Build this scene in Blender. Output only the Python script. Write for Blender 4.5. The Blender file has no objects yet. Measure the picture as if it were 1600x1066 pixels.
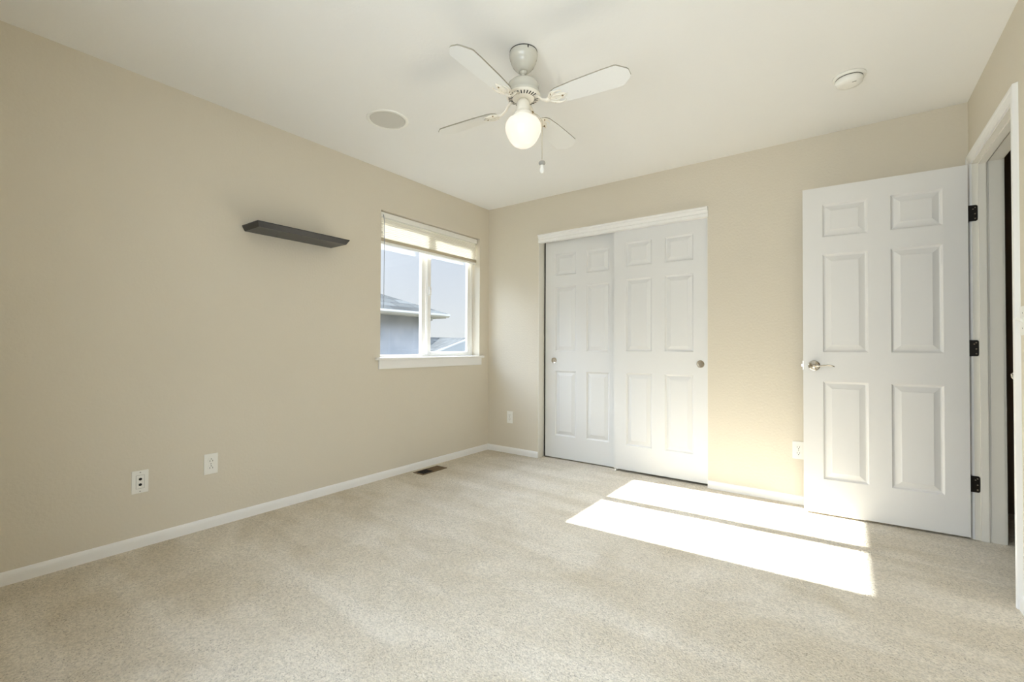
import bpy, math, random
from mathutils import Vector, Matrix
random.seed(4)
C = bpy.context.scene.collection
sc = bpy.context.scene

# ------------------------------------------------------------------ camera
cam_d = bpy.data.cameras.new('camera'); cam = bpy.data.objects.new('camera', cam_d); C.objects.link(cam)
yaw, pit, rol = 0.6335, 0.0136, 0.0042
F = Vector((-math.sin(yaw)*math.cos(pit), math.cos(yaw)*math.cos(pit), math.sin(pit)))
R = Vector((math.cos(yaw), math.sin(yaw), 0)); U = R.cross(F)
R2 = R*math.cos(rol)+U*math.sin(rol); U2 = U*math.cos(rol)-R*math.sin(rol)
m = Matrix((R2, U2, -F)).transposed().to_4x4(); m.translation = Vector((2.9232, -3.574, 1.0588))
cam.matrix_world = m
cam_d.sensor_width = 36; cam_d.lens = 709.18*36/1600; cam_d.clip_start = 0.02; cam_d.clip_end = 300
sc.camera = cam

# ------------------------------------------------------------------ view / light
sc.view_settings.view_transform = 'Standard'; sc.view_settings.look = 'None'
sc.view_settings.gamma = 1; sc.view_settings.use_curve_mapping = False
sc.view_settings.exposure = 0.21
cy = sc.cycles
cy.max_bounces = 14; cy.diffuse_bounces = 10; cy.glossy_bounces = 4; cy.transmission_bounces = 6; cy.transparent_max_bounces = 10
cy.sample_clamp_indirect = 12; cy.use_denoising = True
cy.caustics_reflective = False; cy.caustics_refractive = False

SUN_DIR = Vector((1, 0.046, -0.607)).normalized()      # the way the light travels, in through window_1
sun_d = bpy.data.lights.new('sun', 'SUN'); sun = bpy.data.objects.new('sun', sun_d); C.objects.link(sun)
sun_d.energy = 31; sun_d.angle = math.radians(0.6); sun_d.color = (1.0, 0.99, 0.97)
sun.rotation_mode = 'QUATERNION'; sun.rotation_quaternion = (-SUN_DIR).to_track_quat('Z', 'Y'); sun.location = (-8, -1.5, 7)

# added fill light through added_window_2, an unseen window added in the rear wall
fill_d = bpy.data.lights.new('added_rear_fill', 'AREA'); fill = bpy.data.objects.new('added_rear_fill', fill_d); C.objects.link(fill)
fill_d.shape = 'RECTANGLE'; fill_d.size = 1.50; fill_d.size_y = 1.25; fill_d.energy = 39; fill_d.color = (0.85, 0.92, 1.0)
fill.location = (2.45, -3.90, 1.375); fill.rotation_euler = (math.pi/2, 0, 0)      # shines towards +y

w = bpy.data.worlds.new('sky'); sc.world = w; w.use_nodes = True
nt = w.node_tree; nt.nodes.clear()
def N(t, **k):
    n = nt.nodes.new(t)
    for a, b in k.items(): setattr(n, a, b)
    return n
tc = N('ShaderNodeTexCoord'); sep = N('ShaderNodeSeparateXYZ'); nt.links.new(tc.outputs['Generated'], sep.inputs[0])
rmp = N('ShaderNodeValToRGB'); nt.links.new(sep.outputs['Z'], rmp.inputs[0])
e = rmp.color_ramp.elements
e[0].position = 0.0; e[0].color = (0.76, 0.78, 0.80, 1)
e[1].position = 1.0; e[1].color = (4.8, 6.4, 9.4, 1)
for p_, c_ in ((0.10, (0.70, 0.74, 0.81, 1)), (0.26, (0.60, 0.67, 0.80, 1)), (0.42, (5.6, 6.4, 7.8, 1))):
    x_ = e.new(p_); x_.color = c_
dot = N('ShaderNodeVectorMath', operation='DOT_PRODUCT'); nt.links.new(tc.outputs['Generated'], dot.inputs[0]); dot.inputs[1].default_value = -SUN_DIR
mx = N('ShaderNodeMath', operation='MAXIMUM'); nt.links.new(dot.outputs['Value'], mx.inputs[0]); mx.inputs[1].default_value = 0
pw = N('ShaderNodeMath', operation='POWER'); nt.links.new(mx.outputs[0], pw.inputs[0]); pw.inputs[1].default_value = 18
glow = N('ShaderNodeVectorMath', operation='SCALE'); glow.inputs[0].default_value = (20, 21, 23); nt.links.new(pw.outputs[0], glow.inputs['Scale'])
add = N('ShaderNodeVectorMath', operation='ADD'); nt.links.new(rmp.outputs[0], add.inputs[0]); nt.links.new(glow.outputs[0], add.inputs[1])
bg = N('ShaderNodeBackground'); nt.links.new(add.outputs[0], bg.inputs[0]); bg.inputs[1].default_value = 1.0
out = N('ShaderNodeOutputWorld'); nt.links.new(bg.outputs[0], out.inputs[0])

# ------------------------------------------------------------------ materials
def mat(name, col, rough=0.6, metal=0.0, spec=0.5, bump=None, vary=None, emit=None):
    """bump = (scale, strength, distance); vary = (scale, darker colour)"""
    M = bpy.data.materials.new(name); M.use_nodes = True; t = M.node_tree; b = t.nodes['Principled BSDF']
    b.inputs['Base Color'].default_value = (*col, 1); b.inputs['Roughness'].default_value = rough
    b.inputs['Metallic'].default_value = metal; b.inputs['Specular IOR Level'].default_value = spec
    tcn = t.nodes.new('ShaderNodeTexCoord')
    if vary:
        nz = t.nodes.new('ShaderNodeTexNoise'); nz.inputs['Scale'].default_value = vary[0]; nz.inputs['Detail'].default_value = 4
        t.links.new(tcn.outputs['Object'], nz.inputs['Vector'])
        mr = t.nodes.new('ShaderNodeMapRange'); mr.inputs[1].default_value = 0.35; mr.inputs[2].default_value = 0.65
        t.links.new(nz.outputs[0], mr.inputs[0])
        mixn = t.nodes.new('ShaderNodeMix'); mixn.data_type = 'RGBA'
        mixn.inputs[6].default_value = (*vary[1], 1); mixn.inputs[7].default_value = (*col, 1)
        t.links.new(mr.outputs[0], mixn.inputs[0]); t.links.new(mixn.outputs[2], b.inputs['Base Color'])
    if bump:
        nz = t.nodes.new('ShaderNodeTexNoise'); nz.inputs['Scale'].default_value = bump[0]; nz.inputs['Detail'].default_value = 2
        t.links.new(tcn.outputs['Object'], nz.inputs['Vector'])
        bp = t.nodes.new('ShaderNodeBump'); bp.inputs['Strength'].default_value = bump[1]; bp.inputs['Distance'].default_value = bump[2]
        t.links.new(nz.outputs[0], bp.inputs['Height']); t.links.new(bp.outputs[0], b.inputs['Normal'])
    if emit:
        b.inputs['Emission Color'].default_value = (*emit[0], 1); b.inputs['Emission Strength'].default_value = emit[1]
    return M

WALL = mat('beige_wall_paint', (0.668, 0.615, 0.513), 0.75, spec=0.25, bump=(70, 0.35, 0.004), vary=(1.3, (0.658, 0.605, 0.503)))
CEIL = mat('ceiling_paint', (0.83, 0.825, 0.805), 0.85, spec=0.2, bump=(60, 0.2, 0.003), vary=(1.0, (0.82, 0.815, 0.795)))
TRIM = mat('white_trim_paint', (0.82, 0.81, 0.79), 0.35, spec=0.45, bump=(25, 0.05, 0.002))
DOORW = mat('white_door_paint', (0.76, 0.75, 0.73), 0.42, spec=0.4, bump=(90, 0.08, 0.001))
CLOSETW = mat('white_closet_door_paint', (0.72, 0.72, 0.71), 0.45, spec=0.4, bump=(90, 0.06, 0.001))
JAMBW = mat('cream_jamb_paint', (0.78, 0.755, 0.685), 0.45, spec=0.4, bump=(30, 0.05, 0.002))
VINYL = mat('white_vinyl', (0.82, 0.81, 0.78), 0.4, bump=(40, 0.03, 0.001))
PLASTIC = mat('white_plastic', (0.83, 0.82, 0.77), 0.3, bump=(60, 0.02, 0.001))
FANW = mat('almond_fan_enamel', (0.60, 0.585, 0.52), 0.2, spec=0.6, bump=(30, 0.02, 0.001))
BLADEW = mat('white_blade_laminate', (0.78, 0.78, 0.76), 0.3, spec=0.5, bump=(40, 0.03, 0.001))
EDGE = mat('taupe_blade_edge', (0.30, 0.28, 0.22), 0.5, bump=(60, 0.05, 0.001))
CREAM = mat('ivory_iron_enamel', (0.83, 0.79, 0.70), 0.3, bump=(60, 0.1, 0.001))
BLACKW = mat('black_shelf_veneer', (0.008, 0.008, 0.011), 0.30, spec=0.5, bump=(60, 0.05, 0.001))
HINGE = mat('oil_rubbed_bronze', (0.018, 0.014, 0.010), 0.38, metal=0.6, bump=(120, 0.1, 0.001))
NICKEL = mat('polished_nickel', (0.62, 0.58, 0.52), 0.12, metal=1.0, bump=(60, 0.02, 0.001))
PULLM = mat('satin_nickel', (0.36, 0.31, 0.24), 0.32, metal=1.0, bump=(60, 0.02, 0.001))
DARK = mat('dark_slot', (0.01, 0.009, 0.008), 0.8, bump=(40, 0.1, 0.001))
BRASS = mat('aged_brass', (0.28, 0.2, 0.1), 0.4, metal=0.8, bump=(40, 0.1, 0.001))
REG = mat('brown_register_metal', (0.16, 0.10, 0.045), 0.45, metal=0.3, bump=(80, 0.15, 0.001))
GRILLE = mat('speaker_grille', (0.60, 0.585, 0.54), 0.6, bump=(900, 0.5, 0.001))
GREYP = mat('grey_plastic', (0.35, 0.34, 0.31), 0.5, bump=(40, 0.05, 0.001))
RAILM = mat('tan_blind_rail', (0.50, 0.43, 0.31), 0.5, bump=(40, 0.05, 0.001))
CORDM = mat('blind_cord', (0.30, 0.33, 0.38), 0.7, bump=(200, 0.1, 0.001))
CHAINM = mat('bead_chain', (0.55, 0.50, 0.38), 0.3, metal=0.7, bump=(200, 0.1, 0.001))
GLOBE = mat('opal_glass', (0.42, 0.40, 0.37), 0.15, emit=((1.0, 0.86, 0.72), 0.66), bump=(10, 0.01, 0.001))
HALLW = mat('dark_brown_hall', (0.17, 0.115, 0.07), 0.7, bump=(70, 0.2, 0.002))  # one flat dark brown for hall walls and baseboard
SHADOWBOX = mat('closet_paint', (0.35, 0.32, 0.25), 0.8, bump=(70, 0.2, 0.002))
HOUSEW = mat('blue_grey_siding', (0.26, 0.265, 0.28), 0.8, vary=(1.6, (0.20, 0.21, 0.225)))
FASCIA = mat('white_fascia_board', (0.40, 0.385, 0.36), 0.6, bump=(5, 0.1, 0.01))
STUCCO = mat('pale_siding', (0.24, 0.245, 0.24), 0.8, bump=(10, 0.1, 0.01))

# roof shingles
def shingle(name, base, dark):
    M = bpy.data.materials.new(name); M.use_nodes = True; t = M.node_tree; b = t.nodes['Principled BSDF']; b.inputs['Roughness'].default_value = 0.95; b.inputs['Specular IOR Level'].default_value = 0.05
    tcn = t.nodes.new('ShaderNodeTexCoord'); br = t.nodes.new('ShaderNodeTexBrick')
    mp = t.nodes.new('ShaderNodeMapping'); mp.inputs['Rotation'].default_value = (0, 0, math.pi/2)
    t.links.new(tcn.outputs['Object'], mp.inputs[0]); t.links.new(mp.outputs[0], br.inputs[0])
    br.inputs['Scale'].default_value = 1.0; br.inputs['Brick Width'].default_value = 0.55; br.inputs['Row Height'].default_value = 0.30
    br.inputs['Mortar Size'].default_value = 0.018
    br.inputs['Color1'].default_value = (*base, 1); br.inputs['Color2'].default_value = (*[c*0.35 for c in base], 1); br.inputs['Mortar'].default_value = (*dark, 1)
    t.links.new(br.outputs[0], b.inputs['Base Color'])
    return M
SHING = shingle('grey_shingles', (0.075, 0.075, 0.068), (0.02, 0.02, 0.02))
SHING2 = shingle('pale_grey_shingles', (0.055, 0.057, 0.055), (0.03, 0.033, 0.035))

# carpet: cut pile speckle, brushed patches and vacuum strokes
def carpet_mat():
    M = bpy.data.materials.new('beige_carpet'); M.use_nodes = True; t = M.node_tree; b = t.nodes['Principled BSDF']
    b.inputs['Roughness'].default_value = 0.95; b.inputs['Specular IOR Level'].default_value = 0.1
    L = t.links.new; n = t.nodes.new
    tcn = n('ShaderNodeTexCoord')
    def noise(scale, detail=2, dist=0.0, vec=None):
        q = n('ShaderNodeTexNoise'); q.inputs['Scale'].default_value = scale; q.inputs['Detail'].default_value = detail; q.inputs['Distortion'].default_value = dist
        L(vec or tcn.outputs['Object'], q.inputs['Vector']); return q.outputs[0]
    def mr(v, a0, a1, b0, b1):
        q = n('ShaderNodeMapRange'); L(v, q.inputs[0])
        for i_, x_ in enumerate((a0, a1, b0, b1)): q.inputs[i_+1].default_value = x_
        return q.outputs[0]
    def ma(op, a_, b2):
        q = n('ShaderNodeMath'); q.operation = op
        for i_, x_ in enumerate((a_, b2)):
            if isinstance(x_, (int, float)): q.inputs[i_].default_value = x_
            else: L(x_, q.inputs[i_])
        return q.outputs[0]
    # vacuum strokes: narrow straight bands in two directions, broken up by a slow noise
    def strokes(deg, sx, sy):
        mp = n('ShaderNodeMapping'); mp.inputs['Rotation'].default_value = (0, 0, math.radians(deg)); mp.inputs['Scale'].default_value = (sx, sy, 1)
        L(tcn.outputs['Object'], mp.inputs[0]); return noise(1.0, 1, 0.25, mp.outputs[0])
    slow = noise(1.1, 2, 0.4)
    band = ma('ADD', mr(strokes(62, 0.9, 4.2), 0.47, 0.53, 0, 0.5), mr(strokes(22, 0.8, 4.6), 0.46, 0.54, 0, 0.5))
    nap = ma('ADD', ma('MULTIPLY', band, 0.55), mr(noise(2.3, 4, 1.2), 0.38, 0.62, 0, 0.45))
    c1 = n('ShaderNodeMix'); c1.data_type = 'RGBA'; c1.inputs[6].default_value = (0.60, 0.53, 0.415, 1); c1.inputs[7].default_value = (0.72, 0.66, 0.56, 1)
    L(nap, c1.inputs[0])
    finev = noise(150, 2); fine = type('o', (), {'outputs': [finev]})
    # grain of the cut pile: soft wormy mottling and painted-in shade of gaps between tufts
    grain = mr(noise(105, 3, 0.6), 0.33, 0.62, 0.80, 1.06)
    pit = mr(ma('ADD', noise(190, 1), mr(noise(7, 3, 0.5), 0.35, 0.65, 0.06, -0.03)), 0.30, 0.38, 0.62, 1.0)
    shade = ma('MULTIPLY', pit, grain)
    mul = n('ShaderNodeMix'); mul.data_type = 'RGBA'; mul.blend_type = 'MULTIPLY'; mul.inputs[0].default_value = 1
    L(c1.outputs[2], mul.inputs[6]); L(shade, mul.inputs[7])
    L(mul.outputs[2], b.inputs['Base Color'])
    b1 = n('ShaderNodeBump'); b1.inputs['Strength'].default_value = 0.9; b1.inputs['Distance'].default_value = 0.005; L(fine.outputs[0], b1.inputs['Height'])
    L(b1.outputs[0], b.inputs['Normal'])
    return M
CARPET = carpet_mat()

def glass_mat():
    M = bpy.data.materials.new('window_glass'); M.use_nodes = True; t = M.node_tree; t.nodes.clear()
    o = t.nodes.new('ShaderNodeOutputMaterial'); tr = t.nodes.new('ShaderNodeBsdfTransparent'); gl = t.nodes.new('ShaderNodeBsdfGlossy')
    tr.inputs[0].default_value = (0.96, 0.975, 0.97, 1); gl.inputs['Roughness'].default_value = 0.01; gl.inputs[0].default_value = (0.9, 0.9, 0.9, 1)
    ge = t.nodes.new('ShaderNodeNewGeometry'); dt = t.nodes.new('ShaderNodeVectorMath'); dt.operation = 'DOT_PRODUCT'
    t.links.new(ge.outputs['Incoming'], dt.inputs[0]); t.links.new(ge.outputs['Normal'], dt.inputs[1])
    ab = t.nodes.new('ShaderNodeMath'); ab.operation = 'ABSOLUTE'; t.links.new(dt.outputs['Value'], ab.inputs[0])
    om = t.nodes.new('ShaderNodeMath'); om.operation = 'SUBTRACT'; om.inputs[0].default_value = 1; t.links.new(ab.outputs[0], om.inputs[1])
    po = t.nodes.new('ShaderNodeMath'); po.operation = 'POWER'; po.inputs[1].default_value = 5; t.links.new(om.outputs[0], po.inputs[0])
    fr = t.nodes.new('ShaderNodeMath'); fr.operation = 'MULTIPLY_ADD'; fr.inputs[1].default_value = 0.96; fr.inputs[2].default_value = 0.04; t.links.new(po.outputs[0], fr.inputs[0])
    mi = t.nodes.new('ShaderNodeMixShader'); t.links.new(fr.outputs[0], mi.inputs[0]); t.links.new(tr.outputs[0], mi.inputs[1]); t.links.new(gl.outputs[0], mi.inputs[2])
    t.links.new(mi.outputs[0], o.inputs[0]); return M
GLASS = glass_mat()
def fabric_mat():
    M = bpy.data.materials.new('shade_fabric'); M.use_nodes = True; t = M.node_tree; t.nodes.clear()
    o = t.nodes.new('ShaderNodeOutputMaterial'); d = t.nodes.new('ShaderNodeBsdfDiffuse'); d.inputs[0].default_value = (0.88, 0.86, 0.79, 1)
    tl = t.nodes.new('ShaderNodeBsdfTranslucent'); tl.inputs[0].default_value = (0.95, 0.93, 0.9, 1)
    nz = t.nodes.new('ShaderNodeTexNoise'); nz.inputs['Scale'].default_value = 300; bp = t.nodes.new('ShaderNodeBump'); bp.inputs['Strength'].default_value = 0.1; bp.inputs['Distance'].default_value = 0.001
    t.links.new(nz.outputs[0], bp.inputs['Height']); t.links.new(bp.outputs[0], d.inputs['Normal'])
    mi = t.nodes.new('ShaderNodeMixShader'); mi.inputs[0].default_value = 0.04; t.links.new(d.outputs[0], mi.inputs[1]); t.links.new(tl.outputs[0], mi.inputs[2])
    t.links.new(mi.outputs[0], o.inputs[0]); return M
FABRIC = fabric_mat()

# ------------------------------------------------------------------ mesh builder
class MB:
    def __init__(s): s.v = []; s.f = []; s.mi = []; s.sm = []
    def add(s, vs, fs, mi=0, smooth=False):
        o = len(s.v); s.v += [tuple(v) for v in vs]
        for f in fs: s.f.append([i+o for i in f]); s.mi.append(mi); s.sm.append(smooth)
        return s
    def box(s, x0, x1, y0, y1, z0, z1, mi=0, bev=0.0):
        if bev <= 0:
            vs = [(x, y, z) for x in (x0, x1) for y in (y0, y1) for z in (z0, z1)]
            return s.add(vs, [(0,1,3,2),(4,6,7,5),(0,4,5,1),(2,3,7,6),(0,2,6,4),(1,5,7,3)], mi)
        import bmesh
        bm = bmesh.new(); bmesh.ops.create_cube(bm, size=1)
        for v in bm.verts:
            v.co = Vector(((x0+x1)/2+v.co.x*(x1-x0), (y0+y1)/2+v.co.y*(y1-y0), (z0+z1)/2+v.co.z*(z1-z0)))
        bmesh.ops.bevel(bm, geom=bm.edges[:], offset=bev, segments=2, profile=0.6, affect='EDGES')
        bm.verts.index_update(); s.add([v.co for v in bm.verts], [[v.index for v in f.verts] for f in bm.faces], mi); bm.free(); return s
    def prism(s, pts, a, b, ax, mi=0):
        """2D polygon extruded along axis ax from a to b; pts are in the two other axes, in order"""
        n = len(pts); o = [i for i in range(3) if i != ax]; vs = []
        for t in (a, b):
            for p in pts:
                q = [0, 0, 0]; q[ax] = t; q[o[0]] = p[0]; q[o[1]] = p[1]; vs.append(q)
        return s.add(vs, [list(range(n))[::-1], list(range(n, 2*n))]+[(i, (i+1) % n, n+(i+1) % n, n+i) for i in range(n)], mi)
    def lathe(s, prof, c=(0,0,0), ax='z', seg=40, mi=0, smooth=True):
        """prof: list of (radius, height)"""
        vs = []; n = len(prof)
        for k in range(seg):
            a = 2*math.pi*k/seg; ca, sa = math.cos(a), math.sin(a)
            for r, h in prof:
                if ax == 'z': p = (r*ca, r*sa, h)
                elif ax == 'y': p = (r*ca, h, r*sa)
                else: p = (h, r*ca, r*sa)
                vs.append((p[0]+c[0], p[1]+c[1], p[2]+c[2]))
        fs = [(k*n+i, k*n+i+1, ((k+1) % seg)*n+i+1, ((k+1) % seg)*n+i) for k in range(seg) for i in range(n-1)]
        return s.add(vs, fs, mi, smooth)
    def tube(s, pts, r, seg=10, mi=0, flat=1.0):
        """round tube along pts; r a number or one per point; ends capped"""
        P = [Vector(p) for p in pts]; rs = r if isinstance(r, (list, tuple)) else [r]*len(P); vs = []
        up = Vector((0, 0, 1))
        for i, p in enumerate(P):
            t = (P[min(i+1, len(P)-1)]-P[max(i-1, 0)]).normalized()
            a = t.cross(up if abs(t.z) < 0.95 else Vector((1, 0, 0))).normalized(); b2 = t.cross(a).normalized()
            for k in range(seg):
                th = 2*math.pi*k/seg; vs.append(p+a*math.cos(th)*rs[i]+b2*math.sin(th)*rs[i]*flat)
        fs = [(i*seg+k, i*seg+(k+1) % seg, (i+1)*seg+(k+1) % seg, (i+1)*seg+k) for i in range(len(P)-1) for k in range(seg)]
        n = len(P)
        s.add(vs, fs+[list(range(seg))[::-1], [(n-1)*seg+k for k in range(seg)]], mi, True); return s
    def ball(s, c, r, mi=0, seg=16, sq=1.0):
        return s.lathe([(max(1e-5, r*math.sin(math.pi*i/10)), -r*sq*math.cos(math.pi*i/10)) for i in range(11)], c, 'z', seg, mi)
    def move(s, M):
        s.v = [tuple(M @ Vector(v)) for v in s.v]; return s
    def build(s, name, mats, parent=None, loc=None):
        if not isinstance(mats, (list, tuple)): mats = [mats]
        me = bpy.data.meshes.new(name); off = Vector(loc) if loc else Vector((0,0,0))
        me.from_pydata([tuple(Vector(v)-off) for v in s.v], [], s.f)
        for mm in mats: me.materials.append(mm)
        for p, a, b in zip(me.polygons, s.mi, s.sm): p.material_index = a; p.use_smooth = b
        import bmesh
        bm = bmesh.new(); bm.from_mesh(me); bmesh.ops.recalc_face_normals(bm, faces=bm.faces); bm.to_mesh(me); bm.free()
        o = bpy.data.objects.new(name, me); C.objects.link(o)
        if parent: o.parent = parent
        if loc: o.location = loc
        return o
def tag(o, label=None, cat=None, group=None, kind=None):
    for k, v in (('label', label), ('category', cat), ('group', group), ('kind', kind)):
        if v: o[k] = v
    return o
def empty(name, loc=(0,0,0), rz=0):
    o = bpy.data.objects.new(name, None); o.empty_display_size = 0.05; C.objects.link(o); o.location = loc; o.rotation_euler = (0, 0, rz); return o
def struct(name, mb, m_, label, cat): return tag(mb.build(name, m_), label, cat, kind='structure')

# ------------------------------------------------------------------ the room
W, H, D = 3.487, 2.4553, -3.72          # right wall x, ceiling z, rear wall y
WY0, WY1, WZ0, WZ1 = -1.330, -0.140, 0.955, 2.133   # window opening in the left wall
CX0, CX1, CZ = 0.605, 2.101, 2.085      # closet opening in the back wall
DY0, DY1, DZ = -0.858, -0.090, 2.074    # door opening in the right wall
RT = 0.113                              # right wall thickness

FL = 0.025                              # top of the carpet
b = MB().box(-0.16, 5.3, D-0.1, 0.72, -0.1, FL)
struct('floor', b, CARPET, 'beige cut pile carpet covering the whole bedroom floor', 'carpet')
b = MB().box(-0.16, 5.3, D-0.1, 0.72, H, H+0.1)
struct('ceiling', b, CEIL, 'off-white ceiling over the whole room', 'ceiling')
b = MB()
b.box(-0.16, 0, D-0.1, WY0, 0, H); b.box(-0.16, 0, WY1, 0.72, 0, H)
b.box(-0.16, 0, WY0, WY1, 0, WZ0); b.box(-0.16, 0, WY0, WY1, WZ1, H)
struct('wall_left', b, WALL, 'long beige wall on the left with the window and the black shelf', 'wall')
b = MB()
b.box(0, CX0, 0, 0.10, 0, H); b.box(CX1, W, 0, 0.10, 0, H); b.box(CX0, CX1, 0, 0.10, CZ, H)
struct('wall_back', b, WALL, 'beige wall around the sliding closet doors', 'wall')
b = MB()
b.box(W, W+RT, D-0.1, DY0-0.018, 0, H); b.box(W, W+RT, DY1+0.018, 0.72, 0, H); b.box(W, W+RT, DY0-0.018, DY1+0.018, DZ+0.018, H)
struct('wall_right', b, WALL, 'narrow view of the beige wall holding the doorway on the right', 'wall')
b = MB(); RX0, RX1, RZ0, RZ1 = 1.70, 3.20, 0.75, 2.00
b.box(0, RX0, D-0.1, D, 0, H); b.box(RX1, W, D-0.1, D, 0, H); b.box(RX0, RX1, D-0.1, D, 0, RZ0); b.box(RX0, RX1, D-0.1, D, RZ1, H)
struct('wall_rear', b, WALL, 'beige wall behind the viewpoint', 'wall')
b = MB()                                 # inside of the closet
b.box(0.0, W, 0.70, 0.72, 0, H); b.box(0.30, 0.32, 0.10, 0.70, 0, H); b.box(2.4, 2.42, 0.10, 0.70, 0, H)
struct('wall_closet', b, SHADOWBOX, 'dim wall inside the closet behind the sliding doors', 'wall')
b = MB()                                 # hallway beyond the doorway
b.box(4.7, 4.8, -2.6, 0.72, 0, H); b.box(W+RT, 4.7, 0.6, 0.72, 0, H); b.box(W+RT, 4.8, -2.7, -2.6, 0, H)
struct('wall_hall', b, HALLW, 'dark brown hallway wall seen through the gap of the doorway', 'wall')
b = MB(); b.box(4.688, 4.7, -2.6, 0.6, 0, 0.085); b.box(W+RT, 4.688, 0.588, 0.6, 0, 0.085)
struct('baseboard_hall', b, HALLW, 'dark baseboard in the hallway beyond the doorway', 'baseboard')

# baseboards (profile: thickness, height)
BBP = [(0, 0), (0.012, 0), (0.012, 0.056), (0.011, 0.066), (0.008, 0.075), (0.004, 0.080), (0, 0.082)]
def bb(name, segs, label):
    b = MB()
    for wall, a, c in segs:
        if wall == 'left':  b.prism([(t, z) for t, z in BBP], a, c, 1)
        if wall == 'back':  b.prism([(-t, z) for t, z in BBP], a, c, 0)
        if wall == 'right': b.prism([(W-t, z) for t, z in BBP], a, c, 1)
        if wall == 'rear':  b.prism([(D+t, z) for t, z in BBP], a, c, 0)
    return struct(name, b, TRIM, label, 'baseboard')
bb('baseboard_left', [('left', D, 0)], 'long white baseboard running along the foot of the left wall')
bb('baseboard_back', [('back', 0, CX0)], 'short white baseboard between the room corner and the closet')
bb('baseboard_back_right', [('back', CX1, W)], 'white baseboard on the back wall between closet and open door')
bb('baseboard_right', [('right', D, DY0-0.062)], 'white baseboard stub at the right edge below the light switch')
bb('baseboard_rear', [('rear', 0, W)], 'white baseboard behind the viewpoint')

# ------------------------------------------------------------------ window_1
win = empty('window_1', (0, (WY0+WY1)/2, WZ0)); tag(win, 'white vinyl sliding window in the left wall near the corner', 'window', kind='structure')
def wb(mb, name, mats, par=win):
    o = mb.build(name, mats, None); o.parent = par
    o.matrix_parent_inverse = Matrix.Translation(-Vector(win.location)); return o
def ring(b, x0, x1, y0, y1, z0, z1, t, tb=None, tt=None, bev=0.003):
    tb = t if tb is None else tb; tt = t if tt is None else tt
    b.box(x0, x1, y0, y0+t, z0, z1, bev=bev); b.box(x0, x1, y1-t, y1, z0, z1, bev=bev)
    b.box(x0, x1, y0+t, y1-t, z0, z0+tb, bev=bev); b.box(x0, x1, y0+t, y1-t, z1-tt, z1, bev=bev)
WB = 0.973
b = MB(); ring(b, -0.158, -0.092, WY0, WY1, WB, WZ1, 0.030, 0.018); b.box(-0.150, -0.125, WY0+0.03, WY0+0.047, WB+0.018, WZ1-0.03, bev=0.002); b.box(-0.158, -0.125, -0.790, -0.742, WB+0.018, WZ1-0.03, bev=0.003)
wb(b, 'window_frame', VINYL)
b = MB(); ring(b, -0.124, -0.098, -0.746, WY1-0.028, WB+0.010, WZ1-0.030, 0.042, 0.032)
sash = wb(b, 'sash', VINYL)
b = MB().box(-0.113, -0.109, -0.706, WY1-0.068, WB+0.040, WZ1-0.073); wb(b, 'pane', GLASS)
b = MB().box(-0.142, -0.138, WY0+0.026, -0.788, WB+0.016, WZ1-0.028); wb(b, 'pane', GLASS)
b = MB().box(-0.098, -0.083, -0.738, -0.711, 1.52, 1.60, bev=0.004); b.box(-0.086, -0.076, -0.733, -0.719, 1.535, 1.575, bev=0.003)
wb(b, 'sash_lock', VINYL)
b = MB().box(-0.158, 0.0, WY0, WY1, WZ0, WB, bev=0.0)
b.box(0.0, 0.030, WY0-0.048, WY1+0.046, WZ0-0.002, WB, bev=0.006)
wb(b, 'window_sill', TRIM)
b = MB(); b.box(0, 0.014, WY0-0.018, WY1+0.020, 0.884, WZ0-0.002, bev=0.003); wb(b, 'window_apron', TRIM)

w2 = empty('added_window_2', (2.45, D, RZ0)); tag(w2, 'unseen white sliding window added behind the viewpoint for more light', 'window', kind='structure')  # unseen window, added so the fill light can enter
b = MB()
for xa, xb, za, zc in ((RX0, RX1, RZ0, RZ0+0.03), (RX0, RX1, RZ1-0.03, RZ1), (RX0, RX0+0.03, RZ0+0.03, RZ1-0.03), (RX1-0.03, RX1, RZ0+0.03, RZ1-0.03), (2.43, 2.47, RZ0+0.03, RZ1-0.03)):
    b.box(xa, xb, D-0.098, D-0.05, za, zc, bev=0.003)
o = b.build('window_frame', VINYL); o.parent = w2; o.matrix_parent_inverse = Matrix.Translation(-Vector(w2.location))
b = MB().box(RX0+0.03, 2.43, D-0.078, D-0.074, RZ0+0.03, RZ1-0.03).box(2.47, RX1-0.03, D-0.078, D-0.074, RZ0+0.03, RZ1-0.03)
o = b.build('pane', GLASS); o.parent = w2; o.matrix_parent_inverse = Matrix.Translation(-Vector(w2.location))
b = MB().box(RX0-0.045, RX1+0.045, D-0.0, D+0.03, RZ0-0.02, RZ0, bev=0.005); b.box(RX0-0.02, RX1+0.02, D, D+0.014, RZ0-0.09, RZ0-0.02, bev=0.003)
o = b.build('window_sill', TRIM); o.parent = w2; o.matrix_parent_inverse = Matrix.Translation(-Vector(w2.location))

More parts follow.
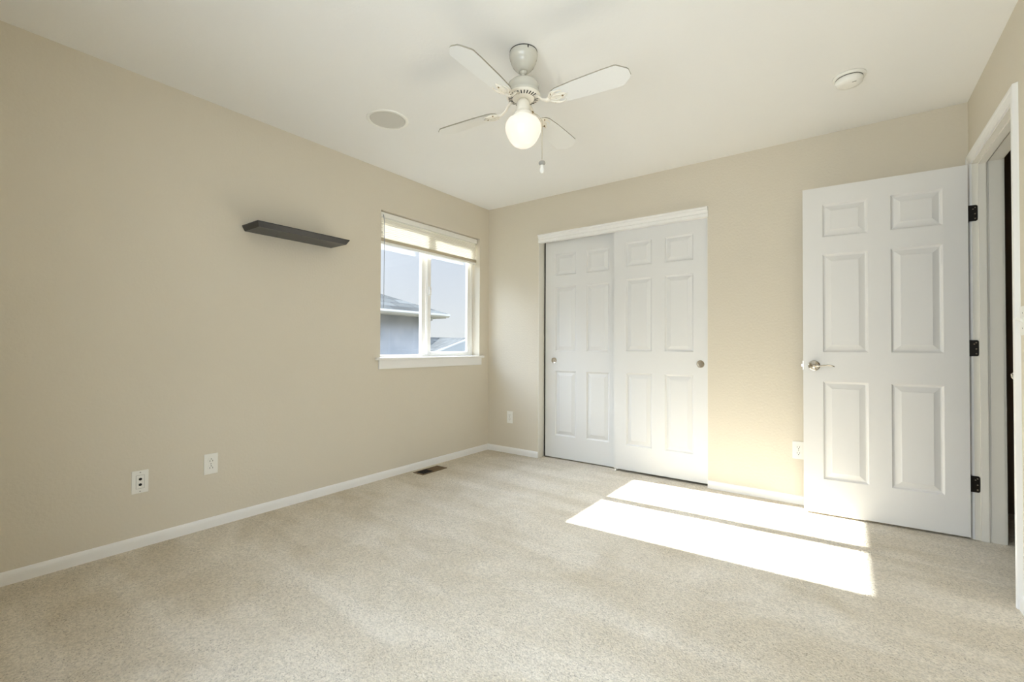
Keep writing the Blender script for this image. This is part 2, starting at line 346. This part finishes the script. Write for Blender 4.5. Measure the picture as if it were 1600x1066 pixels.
# cellular shade
bl = empty('window_blind', (-0.045, (WY0+WY1)/2, WZ1)); tag(bl, 'cream pleated shade gathered at the top of the window', 'blind')
def bp_(mb, name, mats, par=bl, root=bl):
    o = mb.build(name, mats, None); o.parent = par
    o.matrix_parent_inverse = Matrix.Translation(-Vector(root.location)); return o
ya, yb = WY0+0.008, WY1-0.012
b = MB().box(-0.068, -0.022, ya+0.006, yb-0.006, 2.086, 2.126, bev=0.003); hr = bp_(b, 'headrail', PLASTIC)
b = MB().box(-0.066, -0.026, ya, ya+0.007, 2.084, 2.131); bp_(b, 'end_bracket', GREYP)
b = MB().box(-0.066, -0.026, yb-0.007, yb, 2.084, 2.131); bp_(b, 'end_bracket', GREYP)
b = MB(); np_ = 11; zt, zb_ = 2.085, 1.921; pts = []
for i in range(np_+1):
    z = zt+(zb_-zt)*i/np_; pts.append((-0.048, z))
    if i < np_: pts += [(-0.032, z+(zb_-zt)/np_*0.40), (-0.032, z+(zb_-zt)/np_*0.60)]
back = [(-0.050-(p[0]+0.048)*1.0-0.001, p[1]) for p in pts]
vs = []
for y in (ya+0.010, yb-0.010): vs += [(p[0], y, p[1]) for p in pts]
n = len(pts); b.add(vs, [(i, i+1, n+i+1, n+i) for i in range(n-1)], 0)
bp_(b, 'pleated_fabric', FABRIC)
b = MB().box(-0.062, -0.028, ya+0.006, yb-0.006, 1.896, 1.921, bev=0.004); br_ = bp_(b, 'bottom_rail', RAILM)
b = MB().box(-0.060, -0.030, ya+0.008, yb-0.008, 1.878, 1.8965, bev=0.003); tag(bp_(b, 'bottom_rail_foot', PLASTIC), 'white lower edge of the rail')
b = MB().tube([(-0.020, ya+0.030, 2.105), (-0.014, ya+0.034, 2.05), (-0.014, ya+0.034, 1.365)], 0.0022, 8); cd = bp_(b, 'lift_cord', CORDM)
b = MB().lathe([(0.001, 0.0), (0.007, -0.004), (0.011, -0.03), (0.011, -0.045), (0.001, -0.048)], (-0.014, ya+0.034, 1.37), seg=16); o = bp_(b, 'cord_tassel', GREYP, cd, bl)

# ------------------------------------------------------------------ six panel doors
ROWS = [(0.210, 0.816), (0.998, 1.607), (1.716, 1.920)]
def six_panel(w, h, th, c0, c1, c2, c3, rows):
    """a leaf from x 0..w, z 0..h, face at y=0 (towards -y) and its back at y=th, with moulded panels on both faces"""
    b = MB(); xs = [0, c0, c1, c2, c3, w]; zs = [0]+[z for r in rows for z in r]+[h]
    prof = [(0.0, 0.0), (0.003, 0.0035), (0.008, 0.0100), (0.014, 0.0115), (0.041, 0.003), (0.044, 0.0015)]
    for side in (0, 1):
        Y = (lambda d: d) if side == 0 else (lambda d: th-d)
        for i in range(5):
            for j in range(7):
                x0, x1, z0, z1 = xs[i], xs[i+1], zs[j], zs[j+1]
                if i % 2 == 1 and j % 2 == 1:
                    vs = []
                    for d, dep in prof: vs += [(x0+d, Y(dep), z0+d), (x1-d, Y(dep), z0+d), (x1-d, Y(dep), z1-d), (x0+d, Y(dep), z1-d)]
                    fs = [(k*4+q, k*4+(q+1) % 4, k*4+4+(q+1) % 4, k*4+4+q) for k in range(len(prof)-1) for q in range(4)]
                    k = len(prof)-1; fs.append([k*4+q for q in range(4)]); b.add(vs, fs)
                else:
                    b.add([(x0, Y(0), z0), (x1, Y(0), z0), (x1, Y(0), z1), (x0, Y(0), z1)], [(0, 1, 2, 3)])
    for (x0, x1, z0, z1) in ((0, 0, 0, h), (w, w, 0, h), (0, w, 0, 0), (0, w, h, h)):
        if x0 == x1: b.add([(x0, 0, z0), (x0, th, z0), (x0, th, z1), (x0, 0, z1)], [(0, 1, 2, 3)])
        else: b.add([(x0, 0, z0), (x1, 0, z0), (x1, th, z0), (x0, th, z0)], [(0, 1, 2, 3)])
    # weld
    key = {}; nv = []; mp = []
    for v in b.v:
        k = tuple(round(c, 5) for c in v)
        if k not in key: key[k] = len(nv); nv.append(v)
        mp.append(key[k])
    b.v = nv; b.f = [[mp[i] for i in f] for f in b.f]
    return b

# door_1: the open bedroom door; local x runs from the hinge (0) out to the free edge (width)
th = 0.0568; dw = 0.7614; zb0 = 0.038
door = empty('door_1', (3.467, -0.109, 0)); door.rotation_euler = (0, 0, math.pi+th)
tag(door, 'white six-panel bedroom door standing open against the back wall', 'door', kind='structure')
# with the Empty turned half round, local +y points at the camera: the leaf spans y -0.035..0
b = six_panel(dw, 2.03, 0.035, 0.102, 0.328, 0.434, 0.657, ROWS); b.move(Matrix.Translation((0, -0.035, zb0)))
leaf = b.build('door_leaf', DOORW, door)
# lever set on the visible face (local +y)
hx, hz = dw-0.058, zb0+0.913
b = MB()
b.lathe([(0.001, 0.012), (0.012, 0.012), (0.014, 0.010), (0.024, 0.009), (0.031, 0.006), (0.033, 0.0)], (hx, 0, hz), 'y', 36)
b.lathe([(0.011, 0.010), (0.0095, 0.020), (0.0095, 0.048), (0.008, 0.052), (0.001, 0.053)], (hx, 0, hz), 'y', 24)
b.tube([(hx, 0.046, hz), (hx-0.020, 0.046, hz-0.001), (hx-0.045, 0.046, hz+0.003), (hx-0.070, 0.047, hz+0.006), (hx-0.090, 0.046, hz+0.003), (hx-0.103, 0.045, hz-0.003)],
       [0.009, 0.0085, 0.007, 0.006, 0.0055, 0.004], 12, flat=0.75)
tag(b.build('door_handle', NICKEL, door), 'polished nickel lever handle')
b = MB()
b.lathe([(0.001, -0.012), (0.024, -0.009), (0.033, 0.0)], (hx, -0.035, hz), 'y', 30)
b.lathe([(0.0095, -0.010), (0.0095, -0.048), (0.001, -0.052)], (hx, -0.035, hz), 'y', 20)
b.tube([(hx, -0.081, hz), (hx-0.045, -0.081, hz+0.003), (hx-0.100, -0.080, hz-0.003)], [0.009, 0.007, 0.004], 10)
b.build('door_handle', NICKEL, door)
b = MB().box(dw, dw+0.002, -0.030, -0.006, hz-0.028, hz+0.028); b.box(dw+0.001, dw+0.012, -0.024, -0.012, hz-0.009, hz+0.009, bev=0.002)
b.build('latch', NICKEL, door)
# hinges: barrel at the pin, one leaf on the door edge, one on the jamb
for z in (0.288, 1.026, 1.764):
    b = MB(); zc = z+zb0
    b.tube([(-0.006, -0.037, zc-0.045), (-0.006, -0.037, zc+0.045)], 0.005, 12)
    b.box(-0.0022, -0.0002, -0.036, -0.006, zc-0.044, zc+0.044)
    b.build('hinge', HINGE, door)
bpy.context.view_layer.update()

# door frame: jambs, stops, hinge leaves let into the jamb, strike plate and casing (fixed to the wall)
b = MB()
for x0, x1 in ((W-0.001, W+0.054), (W+0.063, W+RT+0.001)):
    b.box(x0, x1, DY1, DY1+0.018, 0, DZ+0.018); b.box(x0, x1, DY0-0.018, DY0, 0, DZ+0.018); b.box(x0, x1, DY0, DY1, DZ, DZ+0.018)
b.box(W+0.054, W+0.063, DY1+0.010, DY1+0.018, 0, DZ+0.018); b.box(W+0.054, W+0.063, DY0-0.018, DY0-0.010, 0, DZ+0.018); b.box(W+0.054, W+0.063, DY0, DY1, DZ+0.010, DZ+0.018)
b.box(W+0.022, W+0.054, DY1-0.009, DY1, 0, DZ, bev=0.002); b.box(W+0.022, W+0.054, DY0, DY0+0.009, 0, DZ, bev=0.002); b.box(W+0.022, W+0.054, DY0+0.009, DY1-0.009, DZ-0.009, DZ, bev=0.002)
fr = struct('trim_1', b, JAMBW, 'cream painted door frame with stops around the doorway', 'door frame')
for z in (0.288, 1.026, 1.764):
    zc = z+zb0; r = 0.009; x0, x1, z0, z1 = W-0.016, W+0.020, zc-0.044, zc+0.044
    pts = [(x0, z0), (x1-r, z0)]+[(x1-r+r*math.sin(a), z0+r-r*math.cos(a)) for a in (0.4, 0.8, 1.2)]+[(x1, z0+r), (x1, z1-r)]+[(x1-r+r*math.cos(a), z1-r+r*math.sin(a)) for a in (0.4, 0.8, 1.2)]+[(x1-r, z1), (x0, z1)]
    b = MB().prism(pts, DY1-0.003, DY1+0.0005, 1, 0)
    for dx_, dz_ in ((0.026, 0.030), (0.018, 0.022), (0.026, -0.004), (0.026, -0.030)):
        b.lathe([(0.0005, -0.0016), (0.003, -0.0012), (0.0036, 0)], (x0+dx_, DY1-0.003, zc+dz_), 'y', 12, mi=1)
    tag(b.build('hinge_plate', [HINGE, PULLM], fr), 'black rounded hinge plate')
b = MB().box(W-0.002, W+0.03, DY0, DY0+0.0015, 0.95-0.030, 0.95+0.030)
b.tube([(W-0.006, DY0+0.001, 0.935), (W-0.012, DY0+0.004, 0.945), (W-0.012, DY0+0.004, 0.957), (W-0.006, DY0+0.001, 0.967)], 0.004, 8)
tag(b.build('strike_plate', NICKEL, fr), 'nickel strike plate')
CP = [(0.004, 0.0), (0.004, 0.009), (0.010, 0.012), (0.017, 0.011), (0.021, 0.0125), (0.036, 0.0150), (0.040, 0.0180), (0.050, 0.0185), (0.057, 0.016), (0.060, 0.0)]
def casing(side):
    b = MB(); n = len(CP); sx = -1 if side == 0 else 1; xw = W if side == 0 else W+RT
    vs = []
    for w_, o_ in CP:
        x = xw+sx*o_
        vs += [(x, DY0-w_, 0), (x, DY0-w_, DZ+w_), (x, min(DY1+w_, -0.0005), DZ+w_), (x, min(DY1+w_, -0.0005), 0)]
    fs = []
    for i in range(n):
        j = (i+1) % n
        for k in range(3): fs.append((i*4+k, i*4+k+1, j*4+k+1, j*4+k))
    fs += [[i*4 for i in range(n)], [i*4+3 for i in range(n)]]
    return b.add(vs, fs)
tag(casing(0).build('trim_2', TRIM), 'white stepped moulding around the doorway on the bedroom side', 'door casing', kind='structure')
tag(casing(1).build('trim_3', JAMBW), 'moulding around the doorway on the dark hallway side', 'door casing', kind='structure')

# closet sliding doors
CR = [(0.205, 0.805), (0.985, 1.585), (1.690, 1.892)]
def closet_door(name, x0, y0, z0, wid, hgt, pull_x, label, pm, pl_):
    e_ = empty(name, (x0, y0, 0)); tag(e_, label, 'closet door', kind='structure')
    b = six_panel(wid, hgt, 0.032, 0.107, 0.324, 0.428, wid-0.108, CR); b.move(Matrix.Translation((0, 0, z0))); b.build('door_leaf', CLOSETW, e_)
    b = MB().lathe([(0.0005, -0.0010), (0.012, -0.0008), (0.019, -0.0009), (0.022, -0.0016), (0.0245, -0.0032), (0.0275, -0.003), (0.0285, 0.001)], (pull_x-x0, 0, 0.937), 'y', 32)
    tag(b.build('finger_pull', pm, e_), pl_)
    return e_
closet_door('door_2', 0.632, 0.082, 0.036, 0.753, 2.045, 0.727, 'left sliding closet door, white six-panel, set behind the other', NICKEL, 'bright chrome finger pull')
closet_door('door_3', 1.345, 0.032, 0.044, 0.753, 2.035, 2.041, 'right sliding closet door, white six-panel, in front of the other', PULLM, 'dull bronze finger pull')
b = MB(); b.prism([(0.0, 2.036), (-0.016, 2.036), (-0.018, 2.058), (-0.013, 2.064), (-0.019, 2.078), (-0.026, 2.084), (-0.026, 2.096), (-0.032, 2.100), (-0.032, 2.108), (0.0, 2.108)], CX0+0.006, CX1+0.004, 0)
b.box(CX0+0.006, CX1, 0.0, 0.028, 2.036, CZ)
struct('trim_5', MB().box(CX0, CX0+0.003, 0.0, 0.10, 0, CZ).box(CX1-0.003, CX1, 0.0, 0.10, 0, CZ), JAMBW, 'thin cream side linings of the closet opening', 'closet lining')  # thin cream strips, paler than the wall
struct('trim_4', b, TRIM, 'white stepped moulding across the top of the closet opening', 'header trim')
b = MB().box(1.354, 1.366, 0.024, 0.031, FL, 0.050, bev=0.002); b.box(1.354, 1.366, 0.066, 0.080, FL, 0.05, bev=0.002); b.box(1.354, 1.366, 0.024, 0.12, FL, FL+0.004)
o = b.build('floor_guide', PLASTIC); tag(o, 'small white plastic guide on the carpet where the closet doors meet', 'door guide')

# ------------------------------------------------------------------ wall plates
def screws(b, z, mi=1):
    for zz in z: b.lathe([(0.0003, -0.0008), (0.0028, -0.0006), (0.0032, 0.0)], (0, -0.0055, zz), 'y', 12, mi)
def plate_mb():
    b = MB().box(-0.035, 0.035, -0.0055, 0, -0.0575, 0.0575, bev=0.0022); return b
def outlet(name, label, loc, rz, group=None, flip=1):
    """built facing local -y"""
    e_ = empty(name, loc, rz); tag(e_, label, 'outlet', group)
    b = plate_mb(); screws(b, (0.0,)); b.build('cover_plate', [PLASTIC, GREYP], e_)
    for s_ in (1, -1):
        b = MB(); zc = s_*0.0195; pts = []
        for k in range(28):
            a = 2*math.pi*k/28; pts.append((0.0172*math.cos(a), zc+max(-0.0135, min(0.0135, 0.0172*math.sin(a)))))
        b.prism(pts, -0.0075, -0.0050, 1)
        b.box(-0.0080, -0.0058, -0.0079, -0.0070, zc+flip*0.0025-0.0045, zc+flip*0.0025+0.0045, 1); b.box(0.0058, 0.0080, -0.0079, -0.0070, zc+flip*0.0025-0.0045, zc+flip*0.0025+0.0045, 1)
        b.lathe([(0.0003, -0.0079), (0.0026, -0.0079), (0.0026, -0.007)], (0, 0, zc-flip*0.0085), 'y', 12, 1)
        b.build('socket', [PLASTIC, DARK], e_)
    return e_
outlet('power_outlet', 'white power outlet on the left wall, right beside the two-jack plate', (0, -2.4945, 0.3865), math.pi/2, flip=-1)
outlet('power_outlet', 'white power outlet on the back wall between the corner and the closet', (0.2785, 0, 0.375), 0)
outlet('power_outlet', 'white power outlet on the back wall half hidden by the open door edge', (2.669, 0, 0.381), 0)
e_ = empty('jack_plate', (0, -2.817, 0.3600), math.pi/2); tag(e_, 'white wall plate with two dark round jacks low on the left wall', 'wall plate')
b = plate_mb(); screws(b, (0.048, -0.048)); b.build('cover_plate', [PLASTIC, GREYP], e_)
b = MB().box(-0.0165, 0.0165, -0.0072, -0.005, -0.033, 0.033, bev=0.0008); b.box(-0.0178, 0.0178, -0.0060, -0.005, -0.0343, 0.0343, 1); ins = b.build('insert', [PLASTIC, GREYP], e_)
for zz in (0.014, -0.014):
    b = MB().lathe([(0.007, -0.0070), (0.0068, -0.0085), (0.0058, -0.0088), (0.0055, -0.0075), (0.0003, -0.0075)], (0, 0, zz), 'y', 20, 0); b.build('jack', DARK, ins)

e_ = empty('light_switch', (W, -0.966, 1.171), -math.pi/2); tag(e_, 'white toggle light switch on the right wall beside the doorway', 'light switch')
b = plate_mb(); screws(b, (0.030, -0.030)); b.build('cover_plate', [PLASTIC, GREYP], e_)
b = MB().box(-0.005, 0.005, -0.0062, -0.005, -0.012, 0.012); b.add([(-0.0035, -0.006, -0.006), (0.0035, -0.006, -0.006), (0.0035, -0.006, 0.006), (-0.0035, -0.006, 0.006), (-0.0028, -0.025, 0.006), (0.0028, -0.025, 0.006), (0.0028, -0.022, 0.013), (-0.0028, -0.022, 0.013)],
    [(0,1,5,4), (1,2,6,5), (2,3,7,6), (3,0,4,7), (4,5,6,7)])
b.build('toggle', PLASTIC, e_)

# ------------------------------------------------------------------ floating shelf
b = MB(); y0, y1, zt, zb_, dpt, ins_ = -2.344, -1.742, 1.785, 1.7525, 0.200, 0.016
b.add([(0, y0, zt), (dpt, y0, zt), (dpt, y1, zt), (0, y1, zt), (0, y0, zt-0.004), (dpt, y0, zt-0.004), (dpt, y1, zt-0.004), (0, y1, zt-0.004),
       (0, y0+ins_, zb_), (dpt-ins_, y0+ins_, zb_), (dpt-ins_, y1-ins_, zb_), (0, y1-ins_, zb_)],
      [(0,1,2,3), (0,4,5,1), (1,5,6,2), (2,6,7,3), (4,8,9,5), (5,9,10,6), (6,10,11,7), (8,11,10,9), (0,3,7,4), (4,7,11,8)])
tag(b.build('floating_shelf', BLACKW, loc=(0, (y0+y1)/2, zb_)), 'empty black floating shelf with slanted edges high on the left wall', 'shelf')

# ------------------------------------------------------------------ floor register
e_ = empty('floor_register', (0.122, -0.905, FL)); tag(e_, 'brown metal heating register in the carpet by the left baseboard', 'floor vent')
b = MB(); x0, x1, y0, y1 = -0.060, 0.060, -0.137, 0.137
for xa, xb, ya_, yb_ in ((x0, x0+0.012, y0, y1), (x1-0.012, x1, y0, y1), (x0+0.012, x1-0.012, y0, y0+0.016), (x0+0.012, x1-0.012, y1-0.016, y1), (x0+0.012, x1-0.012, -0.003, 0.003)):
    b.box(xa, xb, ya_, yb_, 0.0, 0.005, bev=0.0012)
b.build('frame', REG, e_)
b = MB().box(x0+0.012, x1-0.012, y0+0.016, -0.003, 0.0003, 0.0010); tag(b.build('duct_opening', DARK, e_), 'black open duct')
for sgn in (-1, 1):
    b = MB()
    for k in range(9):
        yc = sgn*(0.012+k*0.0122)
        b.add([(x0+0.012, yc-0.004, 0.0012), (x1-0.012, yc-0.004, 0.0012), (x1-0.012, yc+0.004, 0.0038), (x0+0.012, yc+0.004, 0.0038)], [(0,1,2,3)]) if sgn > 0 else \
        b.box(x0+0.012, x1-0.012, yc-0.0008, yc+0.0008, 0.0008, 0.0032)
    o = b.build('louvers', REG if sgn > 0 else DARK, e_)

# ------------------------------------------------------------------ ceiling speaker, smoke detector
e_ = empty('ceiling_speaker', (0.660, -1.795, H)); tag(e_, 'round flush speaker in the ceiling left of the fan', 'speaker')
b = MB().lathe([(0.125, 0), (0.125, -0.003), (0.122, -0.0055), (0.107, -0.006), (0.105, -0.002), (0.105, 0)], seg=64); b.build('trim_ring', PLASTIC, e_)
b = MB().lathe([(0.0005, -0.003), (0.098, -0.003), (0.1035, -0.0035), (0.105, -0.001)], seg=64); b.build('grille', GRILLE, e_)
e_ = empty('smoke_detector', (2.945, -0.690, H)); tag(e_, 'white round smoke detector on the ceiling above the open door', 'smoke detector')
b = MB().lathe([(0.0005, 0), (0.071, 0), (0.071, -0.006), (0.068, -0.011), (0.060, -0.012), (0.0005, -0.012)], seg=48); b.build('mounting_base', PLASTIC, e_)
b = MB().lathe([(0.0005, -0.011), (0.0585, -0.011), (0.0585, -0.016), (0.0005, -0.016)], seg=48); b.build('vent_gap', DARK, e_)
b = MB().lathe([(0.0005, -0.0155), (0.059, -0.0155), (0.060, -0.022), (0.056, -0.036), (0.050, -0.042), (0.030, -0.045), (0.0005, -0.0455)], seg=48); cv = b.build('cover', PLASTIC, e_)
b = MB().box(0.012, 0.030, -0.030, -0.024, -0.0462, -0.0440, bev=0.001); b.build('test_button', GREYP, cv)

# ------------------------------------------------------------------ ceiling fan
FX, FY = 1.700, -1.826
fan = empty('ceiling_fan', (FX, FY, H)); tag(fan, 'white four-blade ceiling fan with a lit opal globe and pull chain', 'ceiling fan')
Z = lambda z: z-H
b = MB().lathe([(0.0005, 0), (0.066, 0), (0.066, -0.004), (0.0005, -0.004)], seg=48); b.build('mounting_ring', DARK, fan)
b = MB().lathe([(0.0655, -0.004), (0.0670, -0.012), (0.0665, -0.022), (0.0645, -0.034), (0.061, -0.038), (0.059, -0.050), (0.052, -0.066), (0.047, -0.069), (0.042, -0.078), (0.030, -0.090), (0.024, -0.093), (0.019, -0.093), (0.0125, -0.090)], seg=48)
b.box(0.045, 0.055, -0.042, -0.034, -0.016, -0.006, 1); b.build('canopy', [FANW, DARK], fan)
b = MB().tube([(0, 0, -0.088), (0, 0, Z(2.30))], 0.0105, 20); b.lathe([(0.0105, -0.088), (0.017, -0.088), (0.018, -0.096), (0.0105, -0.104)], seg=24); b.build('downrod', FANW, fan)
mt = MB().lathe([(0.0105, Z(2.316)), (0.030, Z(2.316)), (0.060, Z(2.312)), (0.071, Z(2.302)), (0.073, Z(2.290)), (0.0735, Z(2.268)), (0.0765, Z(2.264)), (0.0775, Z(2.256)), (0.076, Z(2.250))], seg=56).build('motor_housing', FANW, fan)
zp = Z(2.246)
b = MB().lathe([(0.076, zp+0.005), (0.081, zp+0.001), (0.080, zp-0.004), (0.070, zp-0.008), (0.044, zp-0.014), (0.0005, zp-0.014)], seg=56)
for k in range(28):
    a = 2*math.pi*k/28
    s_ = MB().box(0.052, 0.071, -0.0024, 0.0024, -0.0004, 0.0012, 1)
    s_.move(Matrix.Rotation(a, 4, 'Z') @ Matrix.Translation((0, 0, zp-0.0108)) @ Matrix.Translation((0.0615, 0, 0)) @ Matrix.Rotation(-0.22, 4, 'Y') @ Matrix.Translation((-0.0615, 0, 0)))
    b.add(s_.v, s_.f, 1)
b.build('vent_plate', [CREAM, DARK], mt)
# blades
def blade_mb():
    b = MB(); r0, r1, t = 0.150, 0.512, 0.0060
    top = [(r0, 0.020), (r0+0.012, 0.036), (r0+0.035, 0.045), (r0+0.12, 0.053), (r1-0.10, 0.059), (r1-0.048, 0.059), (r1-0.040, 0.056), (r1-0.006, 0.026), (r1, 0.016), (r1, 0.0)]
    pts = top+[(x, -y) for x, y in top[-2::-1]]
    b.prism(pts, -t/2, t/2, 2); b.mi = [0, 0]+[1]*(len(b.f)-2); return b
def iron_mb():
    b = MB(); zz = -0.008
    b.tube([(0.060, 0, 0.034), (0.080, 0, 0.026), (0.100, 0, 0.004), (0.122, 0, -0.008), (0.146, 0, zz)], [0.012, 0.010, 0.009, 0.011, 0.013], 12, flat=0.45)
    lobe = [(0.134, 0.010), (0.150, 0.030), (0.166, 0.039), (0.180, 0.036), (0.176, 0.024), (0.186, 0.016), (0.205, 0.016), (0.216, 0.008), (0.232, 0.0)]
    b.prism([(0.128, 0)]+lobe+[(x, -y) for x, y in lobe[-2::-1]], zz, zz+0.0040, 2)
    for s_ in (1, -1):
        b.tube([(0.140, 0.006*s_, zz), (0.156, 0.022*s_, zz-0.001), (0.176, 0.034*s_, zz-0.001), (0.200, 0.036*s_, zz), (0.212, 0.028*s_, zz)], [0.004, 0.0045, 0.004, 0.003, 0.002], 8)
        b.tube([(0.150, 0.004*s_, zz), (0.172, 0.014*s_, zz-0.001), (0.196, 0.010*s_, zz-0.001), (0.226, 0.002*s_, zz)], [0.003, 0.004, 0.003, 0.002], 8)
    for x, y in ((0.160, 0.026), (0.160, -0.026), (0.206, 0)):
        b.ball((x, y, zz-0.001), 0.0045, 1, 10)
    b.box(0.156, 0.172, 0.008, 0.011, zz-0.0006, zz+0.001, 1); b.box(0.156, 0.172, -0.011, -0.008, zz-0.0006, zz+0.001, 1)
    return b
PITCH = math.radians(12); BZ = Z(2.199)
bm_me = im_me = None
for k, deg in enumerate((4, 94, 184, 274)):
    M_ = Matrix.Translation((0, 0, BZ)) @ Matrix.Rotation(math.radians(deg), 4, 'Z') @ Matrix.Rotation(-PITCH, 4, 'X')
    if bm_me is None:
        o = blade_mb().build('blade', [BLADEW, EDGE], fan); bm_me = o.data
        i_ = iron_mb().build('blade_iron', [CREAM, BRASS], o); im_me = i_.data
    else:
        o = bpy.data.objects.new('blade', bm_me); C.objects.link(o); o.parent = fan
        i_ = bpy.data.objects.new('blade_iron', im_me); C.objects.link(i_); i_.parent = o
    o.matrix_local = M_
# light kit
b = MB().lathe([(0.0005, Z(2.232)), (0.018, Z(2.232)), (0.020, Z(2.226)), (0.026, Z(2.222)), (0.031, Z(2.214)), (0.033, Z(2.180)), (0.033, Z(2.170)), (0.043, Z(2.165)), (0.046, Z(2.158)), (0.046, Z(2.148)), (0.043, Z(2.143)), (0.0005, Z(2.143))], seg=40)
lk = b.build('light_kit', CREAM, fan)
b = MB().lathe([(0.040, Z(2.150)), (0.044, Z(2.146)), (0.058, Z(2.140)), (0.074, Z(2.128)), (0.083, Z(2.112)), (0.0855, Z(2.096)), (0.083, Z(2.078)), (0.076, Z(2.058)), (0.064, Z(2.036)), (0.048, Z(2.018)), (0.028, Z(2.007)), (0.0005, Z(2.003))], seg=56)
tag(b.build('glass_globe', GLOBE, lk), 'lit opal glass globe')
b = MB().ball((0.040, 0.018, Z(2.166)), 0.006, 0, 12); b.build('chain_switch', BRASS, lk)
px_, py_ = 0.074, 0.050
b = MB().tube([(0.044, 0.022, Z(2.162)), (0.062, 0.038, Z(2.152)), (px_, py_, Z(2.128)), (px_, py_, Z(1.945))], 0.0013, 6); ch = b.build('pull_chain', CHAINM, fan)
b = MB().ball((px_, py_, Z(1.928)), 0.016, 0, 20, 0.75); b.lathe([(0.008, Z(1.918)), (0.007, Z(1.908)), (0.011, Z(1.900)), (0.012, Z(1.888)), (0.006, Z(1.880)), (0.0005, Z(1.879))], (px_, py_, 0), seg=18, mi=1)
b.build('chain_fob', [GREYP, PLASTIC], ch)

# ------------------------------------------------------------------ outside
b = MB().box(-60, -0.3, -30, 60, -3.3, -3.2)
struct('ground_outside', b, mat('dry_grass', (0.10, 0.09, 0.05), 0.95, vary=(0.6, (0.07, 0.07, 0.035))), 'dry lawn outside, far below the window', 'ground')
# neighbour's house: hip roof, eave edge x=-5.5, corner at y=4.973
ex, cyy, ez, pitch_ = -5.5, 4.973, 1.925, 0.41
x2, y2 = -13.1, -7.0; rx = (ex+x2)/2; run = (ex-x2)/2; rz = ez+pitch_*run
hs = empty('neighbour_house', (-9.3, -1.0, -3.2)); tag(hs, 'blue-grey house with a grey shingled hip roof close outside the window', 'house')
def hb(mb, name, m_, root, par=None):
    o = mb.build(name, m_); o.parent = par or root; o.matrix_parent_inverse = Matrix.Translation(-Vector(root.location)); return o
b = MB(); b.box(x2+0.4, ex-0.40, y2+0.7, cyy-0.45, -3.2, ez-0.11); hb(b, 'wall', HOUSEW, hs)
b = MB()
v_ = [(ex+0.03, cyy+0.03, ez), (x2-0.03, cyy+0.03, ez), (x2-0.03, y2-0.03, ez), (ex+0.03, y2-0.03, ez), (rx, cyy-run, rz), (rx, y2+run, rz)]
v_ += [(a, b_, c-0.03) for a, b_, c in v_[:4]]
b.add(v_, [(0,1,4), (1,2,5,4), (2,3,5), (3,0,4,5), (6,9,8,7), (0,6,7,1), (1,7,8,2), (2,8,9,3), (3,9,6,0)]); hb(b, 'roof', SHING, hs)
b = MB()
b.box(ex-0.03, ex, y2, cyy, ez-0.125, ez-0.03); b.box(x2, ex-0.03, cyy-0.03, cyy, ez-0.125, ez-0.03); b.box(x2, x2+0.03, y2, cyy-0.03, ez-0.125, ez-0.03); b.box(x2+0.03, ex-0.03, y2, y2+0.03, ez-0.125, ez-0.03)
hb(b, 'fascia', FASCIA, hs)
b = MB().box(x2+0.03, ex-0.03, y2+0.03, cyy-0.03, ez-0.11, ez-0.09); hb(b, 'soffit', FASCIA, hs)
b = MB().prism([(ex+0.0, ez-0.10), (ex+0.05, ez-0.10), (ex+0.09, ez-0.06), (ex+0.09, ez-0.01), (ex+0.08, ez-0.01), (ex+0.0, ez-0.02)], y2, cyy+0.06, 1)
hb(b, 'gutter', FASCIA, hs)
b = MB().tube([(ex-0.05, cyy-0.45, ez-0.11), (ex-0.05, cyy-0.45, ez-0.17), (ex-0.20, cyy-0.52, ez-0.22), (ex-0.36, cyy-0.42, ez-0.25)], 0.028, 8); hb(b, 'downspout', FASCIA, hs)
# far house: long roof with a front gable
fh = empty('neighbour_house', (-27, 25, -3.2)); tag(fh, 'distant pale house whose roof shows low in the right window pane', 'house')
b = MB().box(-31, -25, 12, 40, -3.2, 0.3); hb(b, 'wall', STUCCO, fh)
b = MB(); v_ = [(-24.3, 11.5, 0.15), (-31.7, 11.5, 0.15), (-31.7, 40.5, 0.15), (-24.3, 40.5, 0.15), (-28, 14.5, 1.95), (-28, 37.5, 1.95)]
b.add(v_, [(0,1,4), (1,2,5,4), (2,3,5), (3,0,4,5), (0,3,2,1)]); hb(b, 'roof', SHING2, fh)
gy, gz = 26.9, 1.90
b = MB().prism([(gy-5.3, gz-5.3*0.285), (gy+5.3, gz-5.3*0.285), (gy, gz)], -28.5, -24.0, 0); hb(b, 'gable_roof', SHING2, fh)
b = MB().prism([(gy-5.0, -3.0), (gy+5.0, -3.0), (gy+5.0, gz-5.0*0.285-0.05), (gy, gz-0.05), (gy-5.0, gz-5.0*0.285-0.05)], -24.5, -23.96, 0); hb(b, 'gable_wall', STUCCO, fh)
b = MB()
for s_ in (1, -1):
    b.prism([(gy, gz+0.04), (gy+s_*5.4, gz+0.04-5.4*0.285), (gy+s_*5.4, gz-0.10-5.4*0.285), (gy, gz-0.10)], -24.0, -23.94, 0)
hb(b, 'rake_board', FASCIA, fh)
